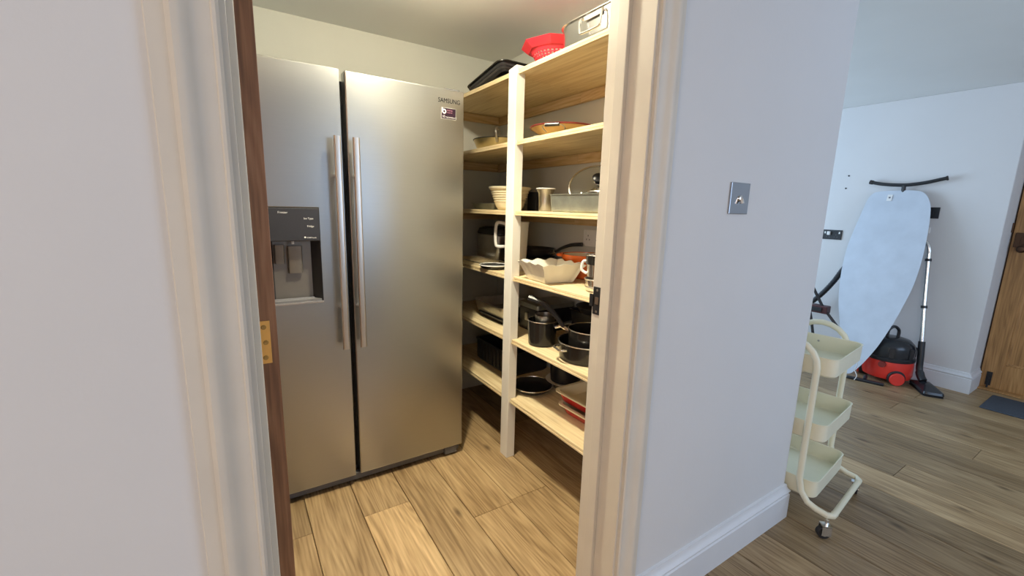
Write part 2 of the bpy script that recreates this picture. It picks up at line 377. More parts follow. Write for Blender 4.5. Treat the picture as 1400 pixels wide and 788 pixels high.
# hall door in its recess
hd = bpy.data.objects.new('door_2', None); COL.objects.link(hd); hd['kind'] = 'structure'; hd.location = (4.80, .70, 0)
DW = .80; dm = MB()
dm.box(0, .045, -.115, -.004, .012, 2.02); dm.box(0, .045, -DW, -DW+.111, .012, 2.02)
dm.box(0, .045, -DW+.111, -.115, .012, .20); dm.box(0, .045, -DW+.111, -.115, .86, 1.04); dm.box(0, .045, -DW+.111, -.115, 1.90, 2.02); dm.box(0, .045, -.445, -.355, .20, .86); dm.box(0, .045, -.445, -.355, 1.04, 1.90)
dm.build('door_leaf', 'halldoor', hd, smooth=False, bevel=.003)
for (ya, yb) in ((-.355, -.115), (-DW+.111, -.445)):
    for (za, zb) in ((.20, .86), (1.04, 1.90)):
        p = box(.016, .03, ya, yb, za, zb).build('door_panel', 'halldoor', hd, smooth=False)
        q = MB(); yz = lambda a, b, h: (.016-h, a, b)
        q.sweep([(ya, za), (ya, zb), (yb, zb), (yb, za), (ya, za)], [(0, 0), (0, .012), (.006, .013), (.012, .006), (.018, .004), (.018, 0)], yz).build('panel_moulding', 'halldoor', p, smooth=False)
kn = MB().lathe([(0, .052), (.016, .050), (.026, .040), (.027, .032), (.018, .022), (.010, .014), (.010, .006), (.024, .005), (.027, 0), (0, 0)], 24)
kn.build('door_knob', 'bronze', hd, loc=(0, -.065, 1.075), rot=(0, R(-90), 0))
rim = MB(); rim.box(-.022, 0, -.112, -.020, 1.085, 1.19); rim.box(-.03, -.022, -.085, -.05, 1.11, 1.165)
rim.build('rim_lock', 'bronze', hd, smooth=False, bevel=.003)
bo = MB(); bo.box(-.007, 0, -.068, -.038, .03, .135); bo.tube([(-.012, -.053, .012), (-.012, -.053, .12)], .006, 10); bo.box(-.02, -.01, -.058, -.048, .085, .095)
bo.build('bottom_bolt', 'black', hd, bevel=.001)
struct(box(4.848, 4.95, -.14, .705, 0, 2.03).build('gap_backing', 'bronze', smooth=False))  # unseen dark backing added to block outside light at the door gap
struct(box(4.735, 4.847, -.11, .705, 0, .012).build('trim_3', 'halldoor', smooth=False, bevel=.004))
kp = box(4.77, 4.80, .6975, .7045, 1.19, 1.26).build('lock_keep', 'bronze', smooth=False, bevel=.001)
tag(kp, 'small bronze lock keep on the frame edge beside the hall door', 'lock keep')

# ceiling lamp of the pantry (just above the frame) that lights it
lamp = thing('ceiling_lamp', 'round glowing globe lamp on the pantry ceiling', 'lamp', (.62, 1.45, CZ))
MB().lathe([(0, 0), (.04, 0), (.04, -.010), (.018, -.018), (.016, -.06), (0, -.06)], 24).build('lamp_base', 'whiteplastic', lamp)
MB().lathe([(0, -.144), (.016, -.141), (.030, -.131), (.039, -.116), (.042, -.102), (.039, -.088), (.030, -.073), (.016, -.0625), (0, -.061)], 24).build('lamp_globe', 'glow', lamp)

sl = bpy.data.lights.new('added_floor_spot', 'SPOT'); sl.energy = 92; sl.color = (1, .91, .67); sl.spot_size = R(122); sl.spot_blend = 1; sl.shadow_soft_size = .03  # downward spot added below the globe to brighten the pantry floor
so_ = bpy.data.objects.new('added_floor_spot', sl); so_.location = (0, 0, -.18); so_.parent = lamp; COL.objects.link(so_)

# ------------------------------------------------------------------ fridge freezer
FX0, FX1, FY, FZ1 = .018, .9305, 1.874, 1.780
fr_ = thing('fridge_freezer', 'tall stainless american-style fridge freezer with two doors and long bar handles', 'fridge', (.474, FY, 0))
ox, oy = -.474, -FY
FM = Matrix.Translation((ox, oy, 0))
def fb(): b = MB(); b.M = FM; return b
fb().box(FX0+.006, FX1-.006, FY+.075, 2.575, .035, 1.755).build('cabinet', 'grey', fr_, smooth=False, bevel=.004)
fb().box(FX0+.02, FX1-.02, FY+.066, FY+.076, .06, 1.75).build('door_gasket', 'black', fr_, smooth=False)
# right door
fd = fb().box(.413, FX1, FY, FY+.066, .05, FZ1).build('door', 'steel', fr_, smooth=False, bevel=.006); tag(fd, 'wider plain right-hand door')
# left door with the dispenser recess
hx0, hx1, hz0, hz1 = .098, .296, .875, 1.250
b = fb(); x0, x1, z0, z1 = FX0, .393, .05, FZ1
ys_, yd = FY, FY+.066
b.add([(x0,ys_,z0),(x1,ys_,z0),(x1,ys_,z1),(x0,ys_,z1),(hx0,ys_,hz0),(hx1,ys_,hz0),(hx1,ys_,hz1),(hx0,ys_,hz1),
       (x0,yd,z0),(x1,yd,z0),(x1,yd,z1),(x0,yd,z1),(hx0+.028,ys_+.06,hz0),(hx1-.028,ys_+.06,hz0),(hx1-.028,ys_+.06,hz1),(hx0+.028,ys_+.06,hz1)],
      [(0,1,5,4),(1,2,6,5),(2,3,7,6),(3,0,4,7),(0,8,9,1),(1,9,10,2),(2,10,11,3),(3,11,8,0),(8,11,10,9),
       (4,5,13,12),(5,6,14,13),(6,7,15,14),(7,4,12,15),(12,13,14,15)])
ld = b.build('door', 'steel', fr_, smooth=False, bevel=.003); tag(ld, 'narrower left-hand door with the ice and water dispenser')
# dispenser
dp = fb().box(hx0+.001, hx1-.001, FY-.004, FY+.02, 1.121, hz1-.001).build('control_panel', 'blackgloss', fr_, smooth=False, bevel=.003)
for fcs in ((1,2,6,5), (3,0,4,7)):   # black cheeks of the recess
    Q = [(hx0,FY-.002,hz0),(hx1,FY-.002,hz0),(hx1,FY-.002,1.121),(hx0,FY-.002,1.121),(hx0+.030,FY+.056,hz0+.01),(hx1-.030,FY+.056,hz0+.01),(hx1-.030,FY+.056,1.121),(hx0+.030,FY+.056,1.121)]
    b = fb(); b.add([Q[i] for i in fcs]+[(Q[i][0]+(.0015 if fcs[0] == 1 else -.0015)*-1, Q[i][1], Q[i][2]) for i in fcs], [(0,1,2,3),(7,6,5,4),(0,4,5,1),(1,5,6,2),(2,6,7,3),(3,7,4,0)])
    b.build('recess_cheek', 'blackgloss', fr_, smooth=False)
fb().box(hx0+.030, hx1-.030, FY+.054, FY+.059, hz0, 1.13).build('recess_back', 'recess', fr_, smooth=False)
b = fb(); b.rr([(.026, .006, .006, .99, .205, FY+.044), (.026, .006, .006, 1.10, .205, FY+.036)]); b.build('dispenser_paddle', 'recess', fr_)
b = fb(); b.rr([(.018, .006, .006, 1.03, .150, FY+.044), (.018, .006, .006, 1.105, .150, FY+.036)]); b.build('dispenser_paddle', 'recess', fr_)
fb().tube([(.198, FY+.022, 1.122), (.198, FY+.022, 1.108)], .005, 12).build('water_nozzle', 'whiteplastic', fr_)
b = fb(); b.box(hx0+.006, hx1-.006, FY+.001, FY+.056, hz0+.002, hz0+.010); b.build('drip_tray', 'grey', fr_, smooth=False)
fb().box(hx0, hx1, FY-.006, FY+.006, hz0-.004, hz0+.004).build('tray_lip', 'chrome', fr_, smooth=False, bevel=.001)
fb().box(hx0+.02, hx1-.03, FY+.030, FY+.034, hz0+.010, hz0+.016).build('tray_bar', 'chrome', fr_, smooth=False)
text('lettering', 'Freezer', .011, 'print', dp, (.150+ox, FY-.0046+oy, 1.228), (R(90), 0, 0))
text('lettering', 'Ice Type', .010, 'print', dp, (.256+ox, FY-.0046+oy, 1.206), (R(90), 0, 0), align='CENTER')
text('lettering', 'Fridge', .010, 'print', dp, (.262+ox, FY-.0046+oy, 1.176), (R(90), 0, 0), align='CENTER')
text('lettering', 'Child Lock', .008, 'print', dp, (.246+ox, FY-.0046+oy, 1.132), (R(90), 0, 0))
fb().lathe([(0, .001), (.0035, .001), (.0035, 0)], 12).build('lock_symbol', 'print', dp, loc=(.240+ox, FY-.0042+oy, 1.136), rot=(R(90), 0, 0)).data.transform(Matrix.Translation((-ox, -oy, 0)))
# handles
for (xa, xb) in ((.353, .379), (.424, .449)):
    xm = (xa+xb)/2; b = fb()
    ring = lambda z: (.0128, .0075, .0055, z, xm, FY-.052)
    b.rr([ring(.672), ring(1.525)]); h = b.build('handle', 'nickel', fr_)
    for z in (.842, 1.378): fb().tube([(xm-.004, FY-.050, z), (xm-.004, FY+.001, z)], .0075, 12).build('handle_standoff', 'chrome', h)
fb().box(FX0+.01, FX1-.01, FY+.022, FY+.045, .014, .048).build('base_grille', 'grey', fr_, smooth=False, bevel=.003)
for xx in (FX1-.06, FX0+.06): 
    b = fb(); b.rr([(.035, .03, .01, .012, xx, FY+.035), (.035, .03, .01, .048, xx, FY+.035)]); b.build('hinge_foot', 'grey', fr_)
    b = fb(); b.lathe([(0, 0), (.018, 0), (.018, .008), (.008, .012), (.008, .03), (0, .03)], 16, (xx, FY+.06, 0)); b.build('foot', 'black', fr_)
    b = fb(); b.lathe([(0, 0), (.018, 0), (.018, .008), (.008, .012), (.008, .04), (0, .04)], 16, (xx, 2.5, 0)); b.build('foot', 'black', fr_)
fb().box(FX1-.09, FX1-.01, FY+.02, FY+.15, FZ1-.024, FZ1+.008).build('hinge_cover', 'grey', fr_, smooth=False, bevel=.004)
text('lettering', 'SAMSUNG', .027, 'printgrey', fd, (.803+ox, FY-.0010+oy, 1.7205), (R(90), 0, 0), sx=.86)
stk = fb().box(.8178, .8892, FY-.0008, FY+.001, 1.6528, 1.7002).build('sticker', 'print', fd, smooth=False); tag(stk, 'dark square sticker with white border')
fb().box(.819, .888, FY-.0012, FY-.0007, 1.654, 1.699).build('sticker_print', 'sticker', fd, smooth=False)
tr = MB()
for k in range(25): pass
tr.tube(arc((0, 0, 0), .0075, 0, 360, 23, 'xz')[:-1], .0028, 6, closed=True); tr.box(-.0103, -.0052, -.0012, .0004, 0, .015)
tr.build('logo', 'print', fd, loc=(.832+ox, FY-.0012+oy, 1.684)).scale = (1, .3, 1)
text('lettering', 'DIGITAL', .0078, 'pink', fd, (.846+ox, FY-.0016+oy, 1.687), (R(90), 0, 0), ext=.0002, sx=.9)
text('lettering', 'INVERTER', .0066, 'pink', fd, (.846+ox, FY-.0016+oy, 1.678), (R(90), 0, 0), ext=.0002, sx=.85)
text('lettering', '10', .015, 'print', fd, (.822+ox, FY-.0016+oy, 1.658), (R(90), 0, 0), ext=.0002, sx=.9)
text('lettering', 'YEAR WARRANTY', .0075, 'print', fd, (.838+ox, FY-.0016+oy, 1.658), (R(90), 0, 0), ext=.0002, sx=.85)

# ------------------------------------------------------------------ shelving
SH = [1.851, 1.551, 1.237, .927, .615, .305]; TH = .021
SX0, SX1 = 1.117, 1.56
unit = thing('pantry_shelving', 'built-in plywood shelving of six levels on a white post', 'shelving', (1.12, 1.75, 0))
um = Matrix.Translation((-1.12, -1.75, 0))
def ub(): b = MB(); b.M = um; return b
pb = ub(); pb.add([(1.103,1.710,0),(1.150,1.710,0),(1.150,1.775,0),(1.103,1.775,0),(1.103,1.710,1.889),(1.150,1.710,1.889),(1.150,1.775,1.884),(1.103,1.775,1.880)],
      [(0,3,2,1),(4,5,6,7),(0,1,5,4),(1,2,6,5),(2,3,7,6),(3,0,4,7)])
pb.build('post', 'postpaint', unit, smooth=False, bevel=.0025)
for i, z in enumerate(SH):
    for (ya, yb) in ((.912, 1.708), (1.777, 2.598)):
        bb = ub().box(SX0+.004, SX1-.002, ya, yb, z+.004, z+TH)
        if ya < 1: bb.box(1.152, SX1-.002, 1.708, 1.777, z+.004, z+TH)
        o = bb.build('shelf_board', 'ply', unit, smooth=False)
        l = ub(); l.box(SX0-.006, SX0+.006, ya-(.012 if ya < 1 else -.0), yb, z, z+.009); l.box(SX0-.003, SX0+.006, ya, yb, z+.0105, z+TH+.0005)
        l.build('front_lip', 'ply', o, smooth=False, bevel=.0012)
        bt = ub().box(SX1-.023, SX1-.002, ya, yb+(.069 if ya < 1 else 0), z-.046, z+.003).build('back_batten', 'batten', unit, smooth=False, bevel=.002)
    ub().box(SX0+.03, SX1-.025, 2.577, 2.598, z-.046, z+.003).build('end_batten', 'battenx', unit, smooth=False, bevel=.002)
    ub().box(SX0+.03, SX1-.025, .906, .927, z-.046, z+.003).build('end_batten', 'battenx', unit, smooth=False, bevel=.002)
T = [z+TH+.0008 for z in SH]

# ---- kitchenware builders (each returns its root)
def vessel(b, R0, R1, h, t=.003, n=44, foot=0):
    """pan or bowl body: outer radius R0 at the base, R1 at the rim"""
    b.lathe([(0, foot), (R0-.008, foot), (R0, foot+.006), (R0+(R1-R0)*.5, h*.5), (R1, h), (R1-t, h), (R0+(R1-R0)*.5-t, h*.5), (R0-t, foot+.010), (R0-.012, foot+.004+t), (0, foot+.004+t)], n); return b
def rimring(b, r, z, t=.003, n=44):
    b.tube([(r*math.cos(2*PI*k/n), r*math.sin(2*PI*k/n), z) for k in range(n)], t, 8, closed=True); return b
def stick_handle(b, r, z, L, ang, rise=.04, w=.009):
    a = R(ang); d = Vector((math.cos(a), math.sin(a), 0)); P = [d*r+Vector((0,0,z)), d*(r+.25*L)+Vector((0,0,z+rise*.45)), d*(r+.6*L)+Vector((0,0,z+rise*.85)), d*(r+L)+Vector((0,0,z+rise))]
    pts = smoothpath(P, 5); b.tube(pts, [w*(.75+.45*i/len(pts)) for i in range(len(pts))], 10); return b
def loop_handle(b, r, z, ang, wd=.05, out=.03, t=.005):
    a = R(ang); d = Vector((math.cos(a), math.sin(a), 0)); s_ = Vector((-d.y, d.x, 0)); zz = Vector((0, 0, z))
    b.tube(smoothpath([d*(r-.003)+s_*wd+zz, d*(r+out*.8)+s_*wd*.85+zz, d*(r+out)+zz, d*(r+out*.8)-s_*wd*.85+zz, d*(r-.003)-s_*wd+zz], 5), t, 8); return b
def saucepan(name, label, loc, R0, R1, h, body='darkbody', inner=None, hang=None, hl=.17, hrise=.05, loops=None, rz=0, cat='pan', rim='chrome', rx=0, ry=0, hw=.009):
    t = thing(name, label, cat, loc, rz, rx, ry)
    vessel(MB(), R0, R1, h).build('pan_body', body, t)
    rimring(MB(), R1, h, .0028).build('rim', rim, t)
    if hang is not None:
        a = R(hang); stick_handle(MB(), R1+.03, h-.012, hl, hang, hrise, hw).build('handle', 'black', t)
        br = MB(); br.tube([(math.cos(a)*(R1-.002), math.sin(a)*(R1-.002), h-.026), (math.cos(a)*(R1+.038), math.sin(a)*(R1+.038), h-.010)], .0085, 10); br.build('handle_bracket', 'chrome', t)
    if loops:
        for a in loops: loop_handle(MB(), R1-.002, h*.72, a, .038, .026, .0052).build('side_handle', 'chrome', t)
    return t
def tray(name, label, loc, hx, hy, h, m, rad=.03, taper=.012, rim=.010, t=.0025, rz=0, rx=0, ry=0, cat='roasting tin', handles=None, hm='chrome', rimm=None):
    r = thing(name, label, cat, loc, rz, rx, ry)
    b = MB(); b.rr([(hx-taper-.006, hy-taper-.006, rad*.7, 0), (hx-taper, hy-taper, rad*.8, .006), (hx, hy, rad, h), (hx+rim, hy+rim, rad+rim, h+.001), (hx+rim, hy+rim, rad+rim, h+.0035), (hx-t, hy-t, rad-t, h+.0035), (hx-taper-t, hy-taper-t, rad*.7, .010), (hx-taper-.01, hy-taper-.01, rad*.6, .005)])
    b.build('tin_body' if cat == 'roasting tin' else 'dish_body', m, r)
    if rimm:
        q = MB(); ring = []
        for (qx, qy, a0) in ((1,1,0),(-1,1,90),(-1,-1,180),(1,-1,270)):
            for k in range(7):
                a = R(a0+15*k); rr_ = rad+rim; ring.append((qx*(hx+rim-rr_)+rr_*math.cos(a), qy*(hy+rim-rr_)+rr_*math.sin(a), h+.002))
        q.tube(ring, .0035, 8, closed=True); q.build('rim', rimm, r)
    if handles == 'x':
        for s_ in (-1, 1):
            q = MB(); X = s_*(hx+.004)
            q.tube(smoothpath([(s_*(hx-.002), -.05, h-.012), (X+s_*.010, -.055, h-.014), (X+s_*.014, -.052, h-.055), (X+s_*.014, -.04, h-.064), (X+s_*.014, .04, h-.064), (X+s_*.014, .052, h-.055), (X+s_*.010, .055, h-.014), (s_*(hx-.002), .05, h-.012)], 4), .0042, 8)
            q.build('handle', hm, r); box(min(X, X+s_*.004), max(X, X+s_*.004), -.045, .045, h-.022, h-.006).build('handle_bracket', hm, r, smooth=False, bevel=.001)
    return r

# ---- top shelf (level 0)
tray('roasting_tin', 'black ridged roasting tin lying flat under a tilted one on the top shelf', (1.33, 1.975, T[0]), .15, .06, .029, 'nonstick', .03)
tl = tray('roasting_tin', 'black roasting tin tilted on the top shelf beyond the white post', (1.325, 2.11, T[0]+.0325), .165, .18, .040, 'nonstick', .035, rx=R(-9), rimm='darkbody')
for k in range(2):
    q = MB(); q.rr([(.160+.003*k, .175+.003*k, .035, .012+.014*k), (.1665+.003*k, .1815+.003*k, .035, .015+.014*k), (.160+.003*k, .175+.003*k, .035, .018+.014*k)]); q.build('ridge', 'grey', tl)
# red colander: real holes in the lower wall
co = thing('colander', 'red plastic colander with a wide angular rim on the top shelf', 'colander', (1.275, 1.655, T[0]), R(20)); co.scale = (1, 1, .80)
prof = [(0, .004), (.055, .004), (.064, .010)]+[(.066+.0033*i, .014+.0062*i) for i in range(1, 14)]+[(.115, .104), (.122, .112)]
NS = 72
MB().lathe(prof, NS, skip=lambda i, k: (i in (6, 8, 10, 12) and k % 2 == 0)).build('bowl', 'redplastic', co, solid=.0022)
b = MB(); n = 8
def octr(r, z, k): return [(r*math.cos(2*PI*(j+.5)/n)/math.cos(PI/n)**.5, r*math.sin(2*PI*(j+.5)/n)/math.cos(PI/n)**.5, z) for j in range(n)]
b.rings([octr(.122, .098, 0), octr(.152, .128, 0), octr(.155, .132, 0), octr(.150, .131, 0), octr(.120, .103, 0)], loop=True)
b.build('rim', 'redplastic', co, smooth=False, bevel=.002)
tray('steel_roaster', 'shiny stainless roasting pan with folding loop handles at the end of the top shelf', (1.285, 1.265, T[0]), .15, .225, .088, 'chrome', .085, .008, .008, handles='x', cat='roasting pan')
# ---- second level
p = saucepan('frying_pan', 'browned steel frying pan beside the fridge on the second shelf', (1.325, 2.20, T[1]), .125, .155, .070, 'gold', cat='pan', rim='black')
q = MB(); q.tube(smoothpath([(-.150, -.050, .045), (-.175, -.058, .065), (-.185, -.06, .090), (-.165, -.055, .108), (-.14, -.05, .112)], 4), .0075, 8)
q.build('strap_handle', 'bluntsteel', p, rot=(0, 0, R(33)))
wk = thing('wok', 'shallow tan ribbed wok with dark red rim on the second shelf', 'wok', (1.335, 1.655, T[1])); wk.scale = (1, 1, .86)
MB().lathe([(0, 0), (.055, 0), (.06, .004), (.085, .022), (.088, .024), (.108, .040), (.111, .042), (.130, .058), (.133, .060), (.150, .074), (.148, .075), (.10, .042), (.05, .012), (0, .010)], 56).build('bowl', 'tan', wk)
rimring(MB(), .152, .077, .0048, 56).build('rim', 'maroon', wk)
a = R(214); dd = Vector((math.cos(a), math.sin(a), 0)); ss = Vector((-dd.y, dd.x, 0))
b = MB(); b.tube([dd*.166+ss*.032+Vector((0,0,.066)), dd*.166-ss*.032+Vector((0,0,.066))], .0095, 10); b.build('grip', 'black', wk)
for s_ in (-1, 1):
    b = MB(); b.tube(smoothpath([dd*.118+ss*.042*s_+Vector((0,0,.040)), dd*.150+ss*.050*s_+Vector((0,0,.058)), dd*.166+ss*.03*s_+Vector((0,0,.066))], 5), .0028, 8); b.build('handle_wire', 'bluntsteel', wk)
mg = thing('mug', 'small white mug at the back of the second shelf behind the wok', 'mug', (1.47, 2.02, T[1]))
vessel(MB(), .036, .040, .09).build('cup', 'white', mg); b = MB(); b.tube(smoothpath([(.038, 0, .075), (.062, 0, .07), (.064, 0, .03), (.037, 0, .02)], 5), .004, 8); b.build('handle', 'white', mg)
sb_ = thing('steel_bowl', 'shiny metal bowl just showing at the right end of the second shelf', 'bowl', (1.205, 1.115, T[1])); vessel(MB(), .035, .062, .045).build('bowl', 'chrome', sb_)
# ---- third level
bw = thing('mixing_bowl', 'cream mixing bowl with raised bands on the third shelf behind the post', 'bowl', (1.255, 1.980, T[2])); bw.scale = (.92, .92, .92)
pr = [(0, 0), (.060, 0), (.068, .004)]
for i in range(5):
    z = .045+.0125*i; rr_ = .088+.0045*i; pr += [(rr_, z), (rr_+.0035, z+.003), (rr_+.0035, z+.008), (rr_+.001, z+.0105)]
pr[3:3] = [(.078, .018), (.085, .034)]
pr += [(.113, .112), (.121, .118), (.122, .128), (.116, .130), (.107, .118), (.085, .06), (.06, .012), (0, .008)]
MB().lathe(pr, 56).build('bowl', 'cream', bw, angle=50)
tray('oven_dish', 'low grey dish at the back of the third shelf beside the fridge', (1.36, 2.27, T[2]), .12, .13, .032, 'tin', cat='dish')
bk = thing('storage_box', 'slim dark storage box on the third shelf between bowl and jug', 'box', (1.42, 1.95, T[2]), R(10))
box(-.05, .05, -.035, .035, 0, .10).build('box_body', 'black', bk, smooth=False, bevel=.004); box(-.052, .052, -.037, .037, .098, .112).build('lid', 'grey', bk, smooth=False, bevel=.003)
jg = thing('steel_jug', 'flared steel jug on the third shelf left of the grey tin', 'jug', (1.285, 1.705, T[2]))
MB().lathe([(0, 0), (.030, 0), (.032, .004), (.033, .05), (.036, .085), (.043, .098), (.045, .106), (.042, .107), (.034, .09), (.030, .05), (.029, .008), (0, .006)], 36).build('jug_body', 'bluntsteel', jg)
rimring(MB(), .0445, .1065, .0032, 36).build('rim', 'whiteplastic', jg)
tray('roasting_tin', 'deep grey metal roasting tin holding lids on the third shelf', (1.262, 1.325, T[2]), .108, .188, .070, 'tin', .022, .006, .004)
ld1 = thing('pan_lid', 'glass pan lid with steel rim and black knob standing upright in the grey tin', 'lid', (1.308, 1.375, T[2]+.108), rz=R(-45), rx=R(50))
def lid(root, r, knob='black', kz=.0):
    MB().lathe([(0, .030), (r*.4, .026), (r*.75, .014), (r*.96, .002), (r*.95, -.001), (r*.74, .010), (r*.4, .022), (0, .026)], 48).build('glass_dome', 'glass', root)
    rimring(MB(), r*.975, .0, .0052, 48).build('rim', 'chrome', root)
    MB().lathe([(0, .028), (.012, .028), (.009, .038), (.010, .044), (.022, .050), (.023, .058), (.014, .064), (0, .065)], 28).build('knob', knob, root)
    rimring(MB(), .015, .031, .003, 24).build('knob_ring', 'chrome', root)
lid(ld1, .122)
ld2 = thing('pan_lid', 'steel-rimmed glass lid lying flat on the grey tin', 'lid', (1.235, 1.235, T[2]+.080)); lid(ld2, .085)
# ---- fourth level
to = thing('toaster', 'steel and black toaster at the back of the fourth shelf beside the fridge', 'toaster', (1.40, 2.33, T[3]))
MB().rr([(.085, .13, .03, .012), (.088, .133, .03, .02), (.088, .133, .03, .155), (.08, .125, .03, .165)]).build('shell', 'bluntsteel', to)
MB().rr([(.088, .133, .03, .160), (.09, .135, .035, .17), (.084, .128, .04, .195), (.06, .10, .04, .205)]).build('top_cover', 'black', to)
MB().rr([(.086, .131, .03, 0), (.09, .135, .03, .014)]).build('base', 'black', to)
for s_ in (-1, 1): box(-.012+.035*s_, .012+.035*s_, -.09, .09, .2045, .2065).build('slot', 'grey', to, smooth=False)
jw = thing('measuring_jug', 'tall white plastic jug with a big loop handle behind the post', 'jug', (1.255, 1.90, T[3]))
MB().lathe([(0, 0), (.048, 0), (.050, .004), (.054, .12), (.060, .235), (.062, .252), (.059, .254), (.051, .12), (.047, .008), (0, .006)], 40).build('jug_body', 'whiteplastic', jw)
b = MB(); b.tube(smoothpath([(-.030, .048, .235), (-.06, .082, .245), (-.072, .096, .225), (-.072, .096, .14), (-.064, .086, .118), (-.028, .046, .122)], 5), .0085, 10); b.build('handle', 'whiteplastic', jw)
ck = thing('cooling_rack', 'wire cooling rack lying on the fourth shelf beside the fridge', 'cooling rack', (1.215, 2.22, T[3])); ck.scale = (.6, 1, 1)
b = MB(); b.tube([(-.13, -.2, .018), (.13, -.2, .018), (.13, .2, .018), (-.13, .2, .018)], .003, 6, closed=True)
for (x, y) in ((-.13, -.18), (.13, -.18), (-.13, .18), (.13, .18)): b.tube([(x, y, .018), (x, y, .0)], .003, 6)
b.build('frame', 'bluntsteel', ck)
for k in range(12): MB().tube([(-.13, -.18+.0327*k, .020), (.13, -.18+.0327*k, .020)], .0024, 5).build('wire', 'chrome', ck)
gp = thing('grill_plate', 'round black ribbed plate with pale rim at the front of the fourth shelf', 'plate', (1.165, 1.985, T[3]+.002)); gp.scale = (.75, .75, 1)
MB().lathe([(0, 0), (.08, 0), (.095, .010), (.1, .018), (.096, .019), (.085, .010), (0, .008)], 44).build('plate', 'nonstick', gp); rimring(MB(), .098, .0185, .003).build('rim', 'whiteplastic', gp)
for k in range(7): y = -.054+.018*k; w_ = math.sqrt(.078**2-y*y); MB().tube([(-w_, y, .010), (w_, y, .010)], .003, 5).build('rib', 'grey', gp)
saucepan('frying_pan', 'larger black frying pan at the back of the fourth shelf under a smaller one', (1.43, 1.985, T[3]), .105, .125, .055, 'nonstick', hang=-72, hl=.17, hrise=.045, rim='nonstick')
saucepan('frying_pan', 'smaller black frying pan stacked on another, long handle raised, fourth shelf', (1.43, 1.98, T[3]+.058), .090, .108, .045, 'nonstick', hang=-74, hl=.17, hrise=.055, rim='nonstick')
oc = thing('cast_iron_casserole', 'orange enamelled casserole behind the white dish on the fourth shelf', 'casserole', (1.437, 1.575, T[3]))
vessel(MB(), .100, .110, .110, .006, 52).build('pot_body', 'orange', oc)
b = MB(); b.lathe([(.1025, .107), (.1005, .06), (.093, .014), (0, .013)], 48); b.build('cream_lining', 'cream', oc)
for a in (118, 298): loop_handle(MB(), .106, .100, a, .032, .028, .0075).build('loop_handle', 'orange', oc)
# square white dish with a wavy rim
wd = thing('fluted_dish', 'square white ceramic dish with a wavy rim at the shelf front', 'dish', (1.205, 1.54, T[3]), R(-4))
def wavy(h0, amp, z, ins=0, n=20, rad=.012):
    ring = []
    for sd in range(4):
        a0 = sd*PI/2
        for k in range(n):
            u = -1+2*k/n; x, y = h0-ins, u*(h0-ins)
            dz = amp*(-math.cos(PI*3*(u+1))*.5) if amp else 0
            o_ = amp*.5*(-math.cos(PI*3*(u+1))) if amp else 0
            c = 1 + (0.05 if k == 0 else 0) - .0
            X, Y = (x+o_)*c, y*c
            ring.append((X*math.cos(a0)-Y*math.sin(a0), X*math.sin(a0)+Y*math.cos(a0), z+dz))
    return ring
MB().rings([wavy(.066, 0, 0), wavy(.072, 0, .005), wavy(.084, .001, .035), wavy(.096, .004, .066), wavy(.109, .008, .082), wavy(.110, .008, .086), wavy(.106, .008, .086), wavy(.092, .003, .066), wavy(.080, 0, .035), wavy(.066, 0, .010)]).build('dish_body', 'white', wd, angle=28)
sp_ = thing('steel_pot', 'small polished steel pot at the right front of the fourth shelf', 'pot', (1.235, 1.250, T[3]))
vessel(MB(), .060, .062, .050).build('pan_body', 'chrome', sp_); rimring(MB(), .063, .050, .003).build('rim', 'chrome', sp_); rimring(MB(), .0615, .020, .0018).build('band', 'bluntsteel', sp_)
sp2 = thing('steel_pot', 'steel pot with white handle stacked on the small polished pot', 'pot', (1.235, 1.250, T[3]+.054))
vessel(MB(), .055, .060, .092).build('pan_body', 'chrome', sp2); rimring(MB(), .061, .092, .0032).build('rim', 'chrome', sp2); MB().lathe([(.0595, .055), (.0625, .056), (.0635, .088), (.0605, .090)], 40).build('dark_band', 'darkbody', sp2)
b = MB(); b.tube(smoothpath([(-.040, .042, .066), (-.050, .054, .062), (-.053, .057, .03), (-.040, .040, .016)], 5), .006, 8); b.build('handle', 'whiteplastic', sp2)
# ---- fifth level
tray('roasting_tin', 'small dark tin under the shiny roasting tin on the fifth shelf', (1.30, 2.07, T[4]), .10, .13, .030, 'darkbody', .02)
tray('roasting_tin', 'shiny steel roasting tin stacked on a dark tin beside the fridge', (1.315, 2.085, T[4]+.035), .13, .165, .062, 'bluntsteel', .035, .012, .006)
bx = thing('lidded_tin', 'black lidded tin behind the post on the fifth shelf', 'tin', (1.40, 1.812, T[4]))
MB().rr([(.12, .085, .012, 0), (.12, .085, .012, .125)]).build('tin_body', 'nonstick', bx); MB().rr([(.124, .089, .014, .122), (.124, .089, .014, .145)]).build('lid', 'tin', bx); box(-.132, -.120, -.012, .012, .055, .095).build('clasp', 'bluntsteel', bx, smooth=False)
ps = saucepan('saucepan', 'small dark saucepan with steel rim at the front of the fifth shelf', (1.205, 1.585, T[4]), .064, .070, .118, 'darkbody', hang=-62, hl=.05, hrise=.02)
cu = thing('steel_cup', 'steel cup nested inside the small dark saucepan', 'cup', (1.215, 1.58, T[4]+.0085)); vessel(MB(), .04, .048, .135).build('cup', 'bluntsteel', cu)
saucepan('casserole', 'wide dark casserole with steel side handles on the fifth shelf', (1.258, 1.330, T[4]), .118, .125, .078, 'darkbody', loops=(168, -12), cat='casserole')
saucepan('saucepan', 'dark saucepan with long handle nested in the wide casserole', (1.272, 1.325, T[4]+.0085), .092, .098, .122, 'darkbody', hang=118, hl=.175, hrise=.11, hw=.0135, cat='pan')
tray('roasting_tin', 'black roasting tin at the back right of the fifth shelf behind the saucepans', (1.478, 1.44, T[4]), .062, .20, .135, 'nonstick', .02, .01, .006, rimm='darkbody')
